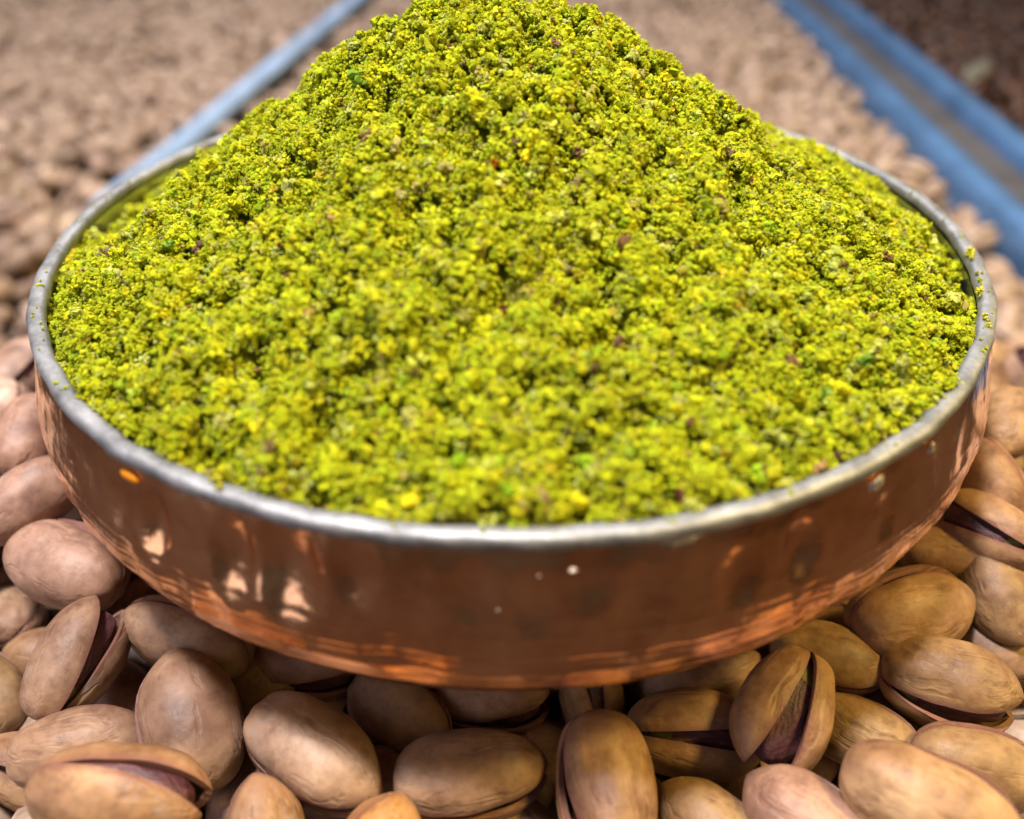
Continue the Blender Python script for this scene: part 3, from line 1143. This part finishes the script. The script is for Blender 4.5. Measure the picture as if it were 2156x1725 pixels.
def t_pink():
    b = rnd.uniform(0.55, 1.1)
    return (b * 0.98, b * rnd.uniform(.9, .97), b * rnd.uniform(.84, .98), 1)


def t_tan():
    b = rnd.uniform(0.65, 1.2)
    return (b * 1.05, b * rnd.uniform(.88, .97), b * rnd.uniform(.68, .88), 1)


def t_dark():
    b = rnd.uniform(0.5, 1.6)
    return (b, b * rnd.uniform(.8, 1), b * rnd.uniform(.7, 1), 1)


place_far(far_mid, FAR, 'blurred tan pistachio in the middle bin behind the bowl', 'blurred pistachios in the middle bin', 'pistachio', 'pistachio_nut', 110, t_tan)
place_far(far_left, FAR, 'blurred pinkish pistachio in the bin beyond the pale steel divider', 'blurred pistachios beyond the pale divider', 'pistachio', 'pistachio_nut', 110, t_pink)
place_far(far_right, DARK, 'blurred dark brown nut in the bin beyond the sky-tinted rails', 'dark nuts beyond the sky-tinted rails', 'nut', 'dark_nut', 120, t_dark)


# ------------------------------------------------------------------ dividers between the bins
def bar(name, x0, y0, x1, y1, prof, mat, parent):
    """sweep a closed (across, height) profile from (x0,y0) to (x1,y1); metres"""
    a, b = Vector((x0, y0, 0)), Vector((x1, y1, 0))
    d = (b - a).normalized()
    s = Vector((d.y, -d.x, 0))
    n = len(prof)
    V = []
    K = 12
    for k in range(K + 1):
        o = a + (b - a) * (k / K)
        w = 0.0006 * math.sin(k * 1.7)
        V += [o + s * (px + w) + Vector((0, 0, pz)) for px, pz in prof]
    F = []
    for k in range(K):
        for j in range(n):
            j2 = (j + 1) % n
            F.append((k * n + j, k * n + j2, (k + 1) * n + j2, (k + 1) * n + j))
    F += [tuple(range(n - 1, -1, -1)), tuple(K * n + j for j in range(n))]
    return link(name, mesh_from(name, V, F, True, 40), parent, mat)


def round_rail(w, z0, z1):
    pr = [(-w / 2, z0)]
    for k in range(9):
        a = math.pi - math.pi * k / 8
        pr.append((w / 2 * math.cos(a), z1 - w / 2 + w / 2 * math.sin(a)))
    return pr + [(w / 2, z0)]


pc = onz(2060, 150, -0.016)
ps = link('pale_scrap', FAR[4])
ps.matrix_basis = Matrix.Translation(pc) @ nut_axes(Vector((0.7, 0.6, 0.2)), 1.2, pc).to_4x4() @ Matrix.Diagonal((1.7, 1.0, 0.5, 1))
ps.color = (0.45, 0.60, 0.66, 1)
tag(ps, 'pale grey-green blurred scrap lying on the dark nuts', 'scrap')
y0, y1 = 0.10, 1.5
div = tag(link('bin_divider', None), 'pair of metal rails, sky reflection painted blue, between the tan nuts and the dark nuts', 'divider')
FLZ = -0.085
bar('rail', fx(y0, 0), y0, fx(y1, 0), y1, round_rail(0.0215, FLZ, -0.017), M['sky_reflect_steel'], div)
bar('rail', fx(y0, .046), y0, fx(y1, .046), y1, round_rail(0.0195, FLZ, -0.014), M['sky_reflect_steel'], div)
bar('channel', fx(y0, .0233), y0, fx(y1, .0233), y1, [(-0.0122, FLZ), (-0.0122, -0.026), (0.0128, -0.026), (0.0128, FLZ)], M['grey_steel'], div)
div2 = tag(link('bin_divider', None), 'single steel divider with pale blue sky reflection painted in, beside the pinkish nuts', 'divider')
y0 = B2.y - 0.02
bar('panel', gx(y0), y0, gx(y1), y1, [(-0.002, FLZ), (-0.002, -0.026), (0.002, -0.026), (0.002, FLZ)], M['grey_steel'], div2)
bar('top_rail', gx(y0), y0, gx(y1), y1, [(-0.0065, -0.0255), (-0.0065, -0.020), (-0.004, -0.0165), (0.004, -0.0168), (0.007, -0.021), (0.0065, -0.0255)], M['pale_sky_reflect_steel'], div2)
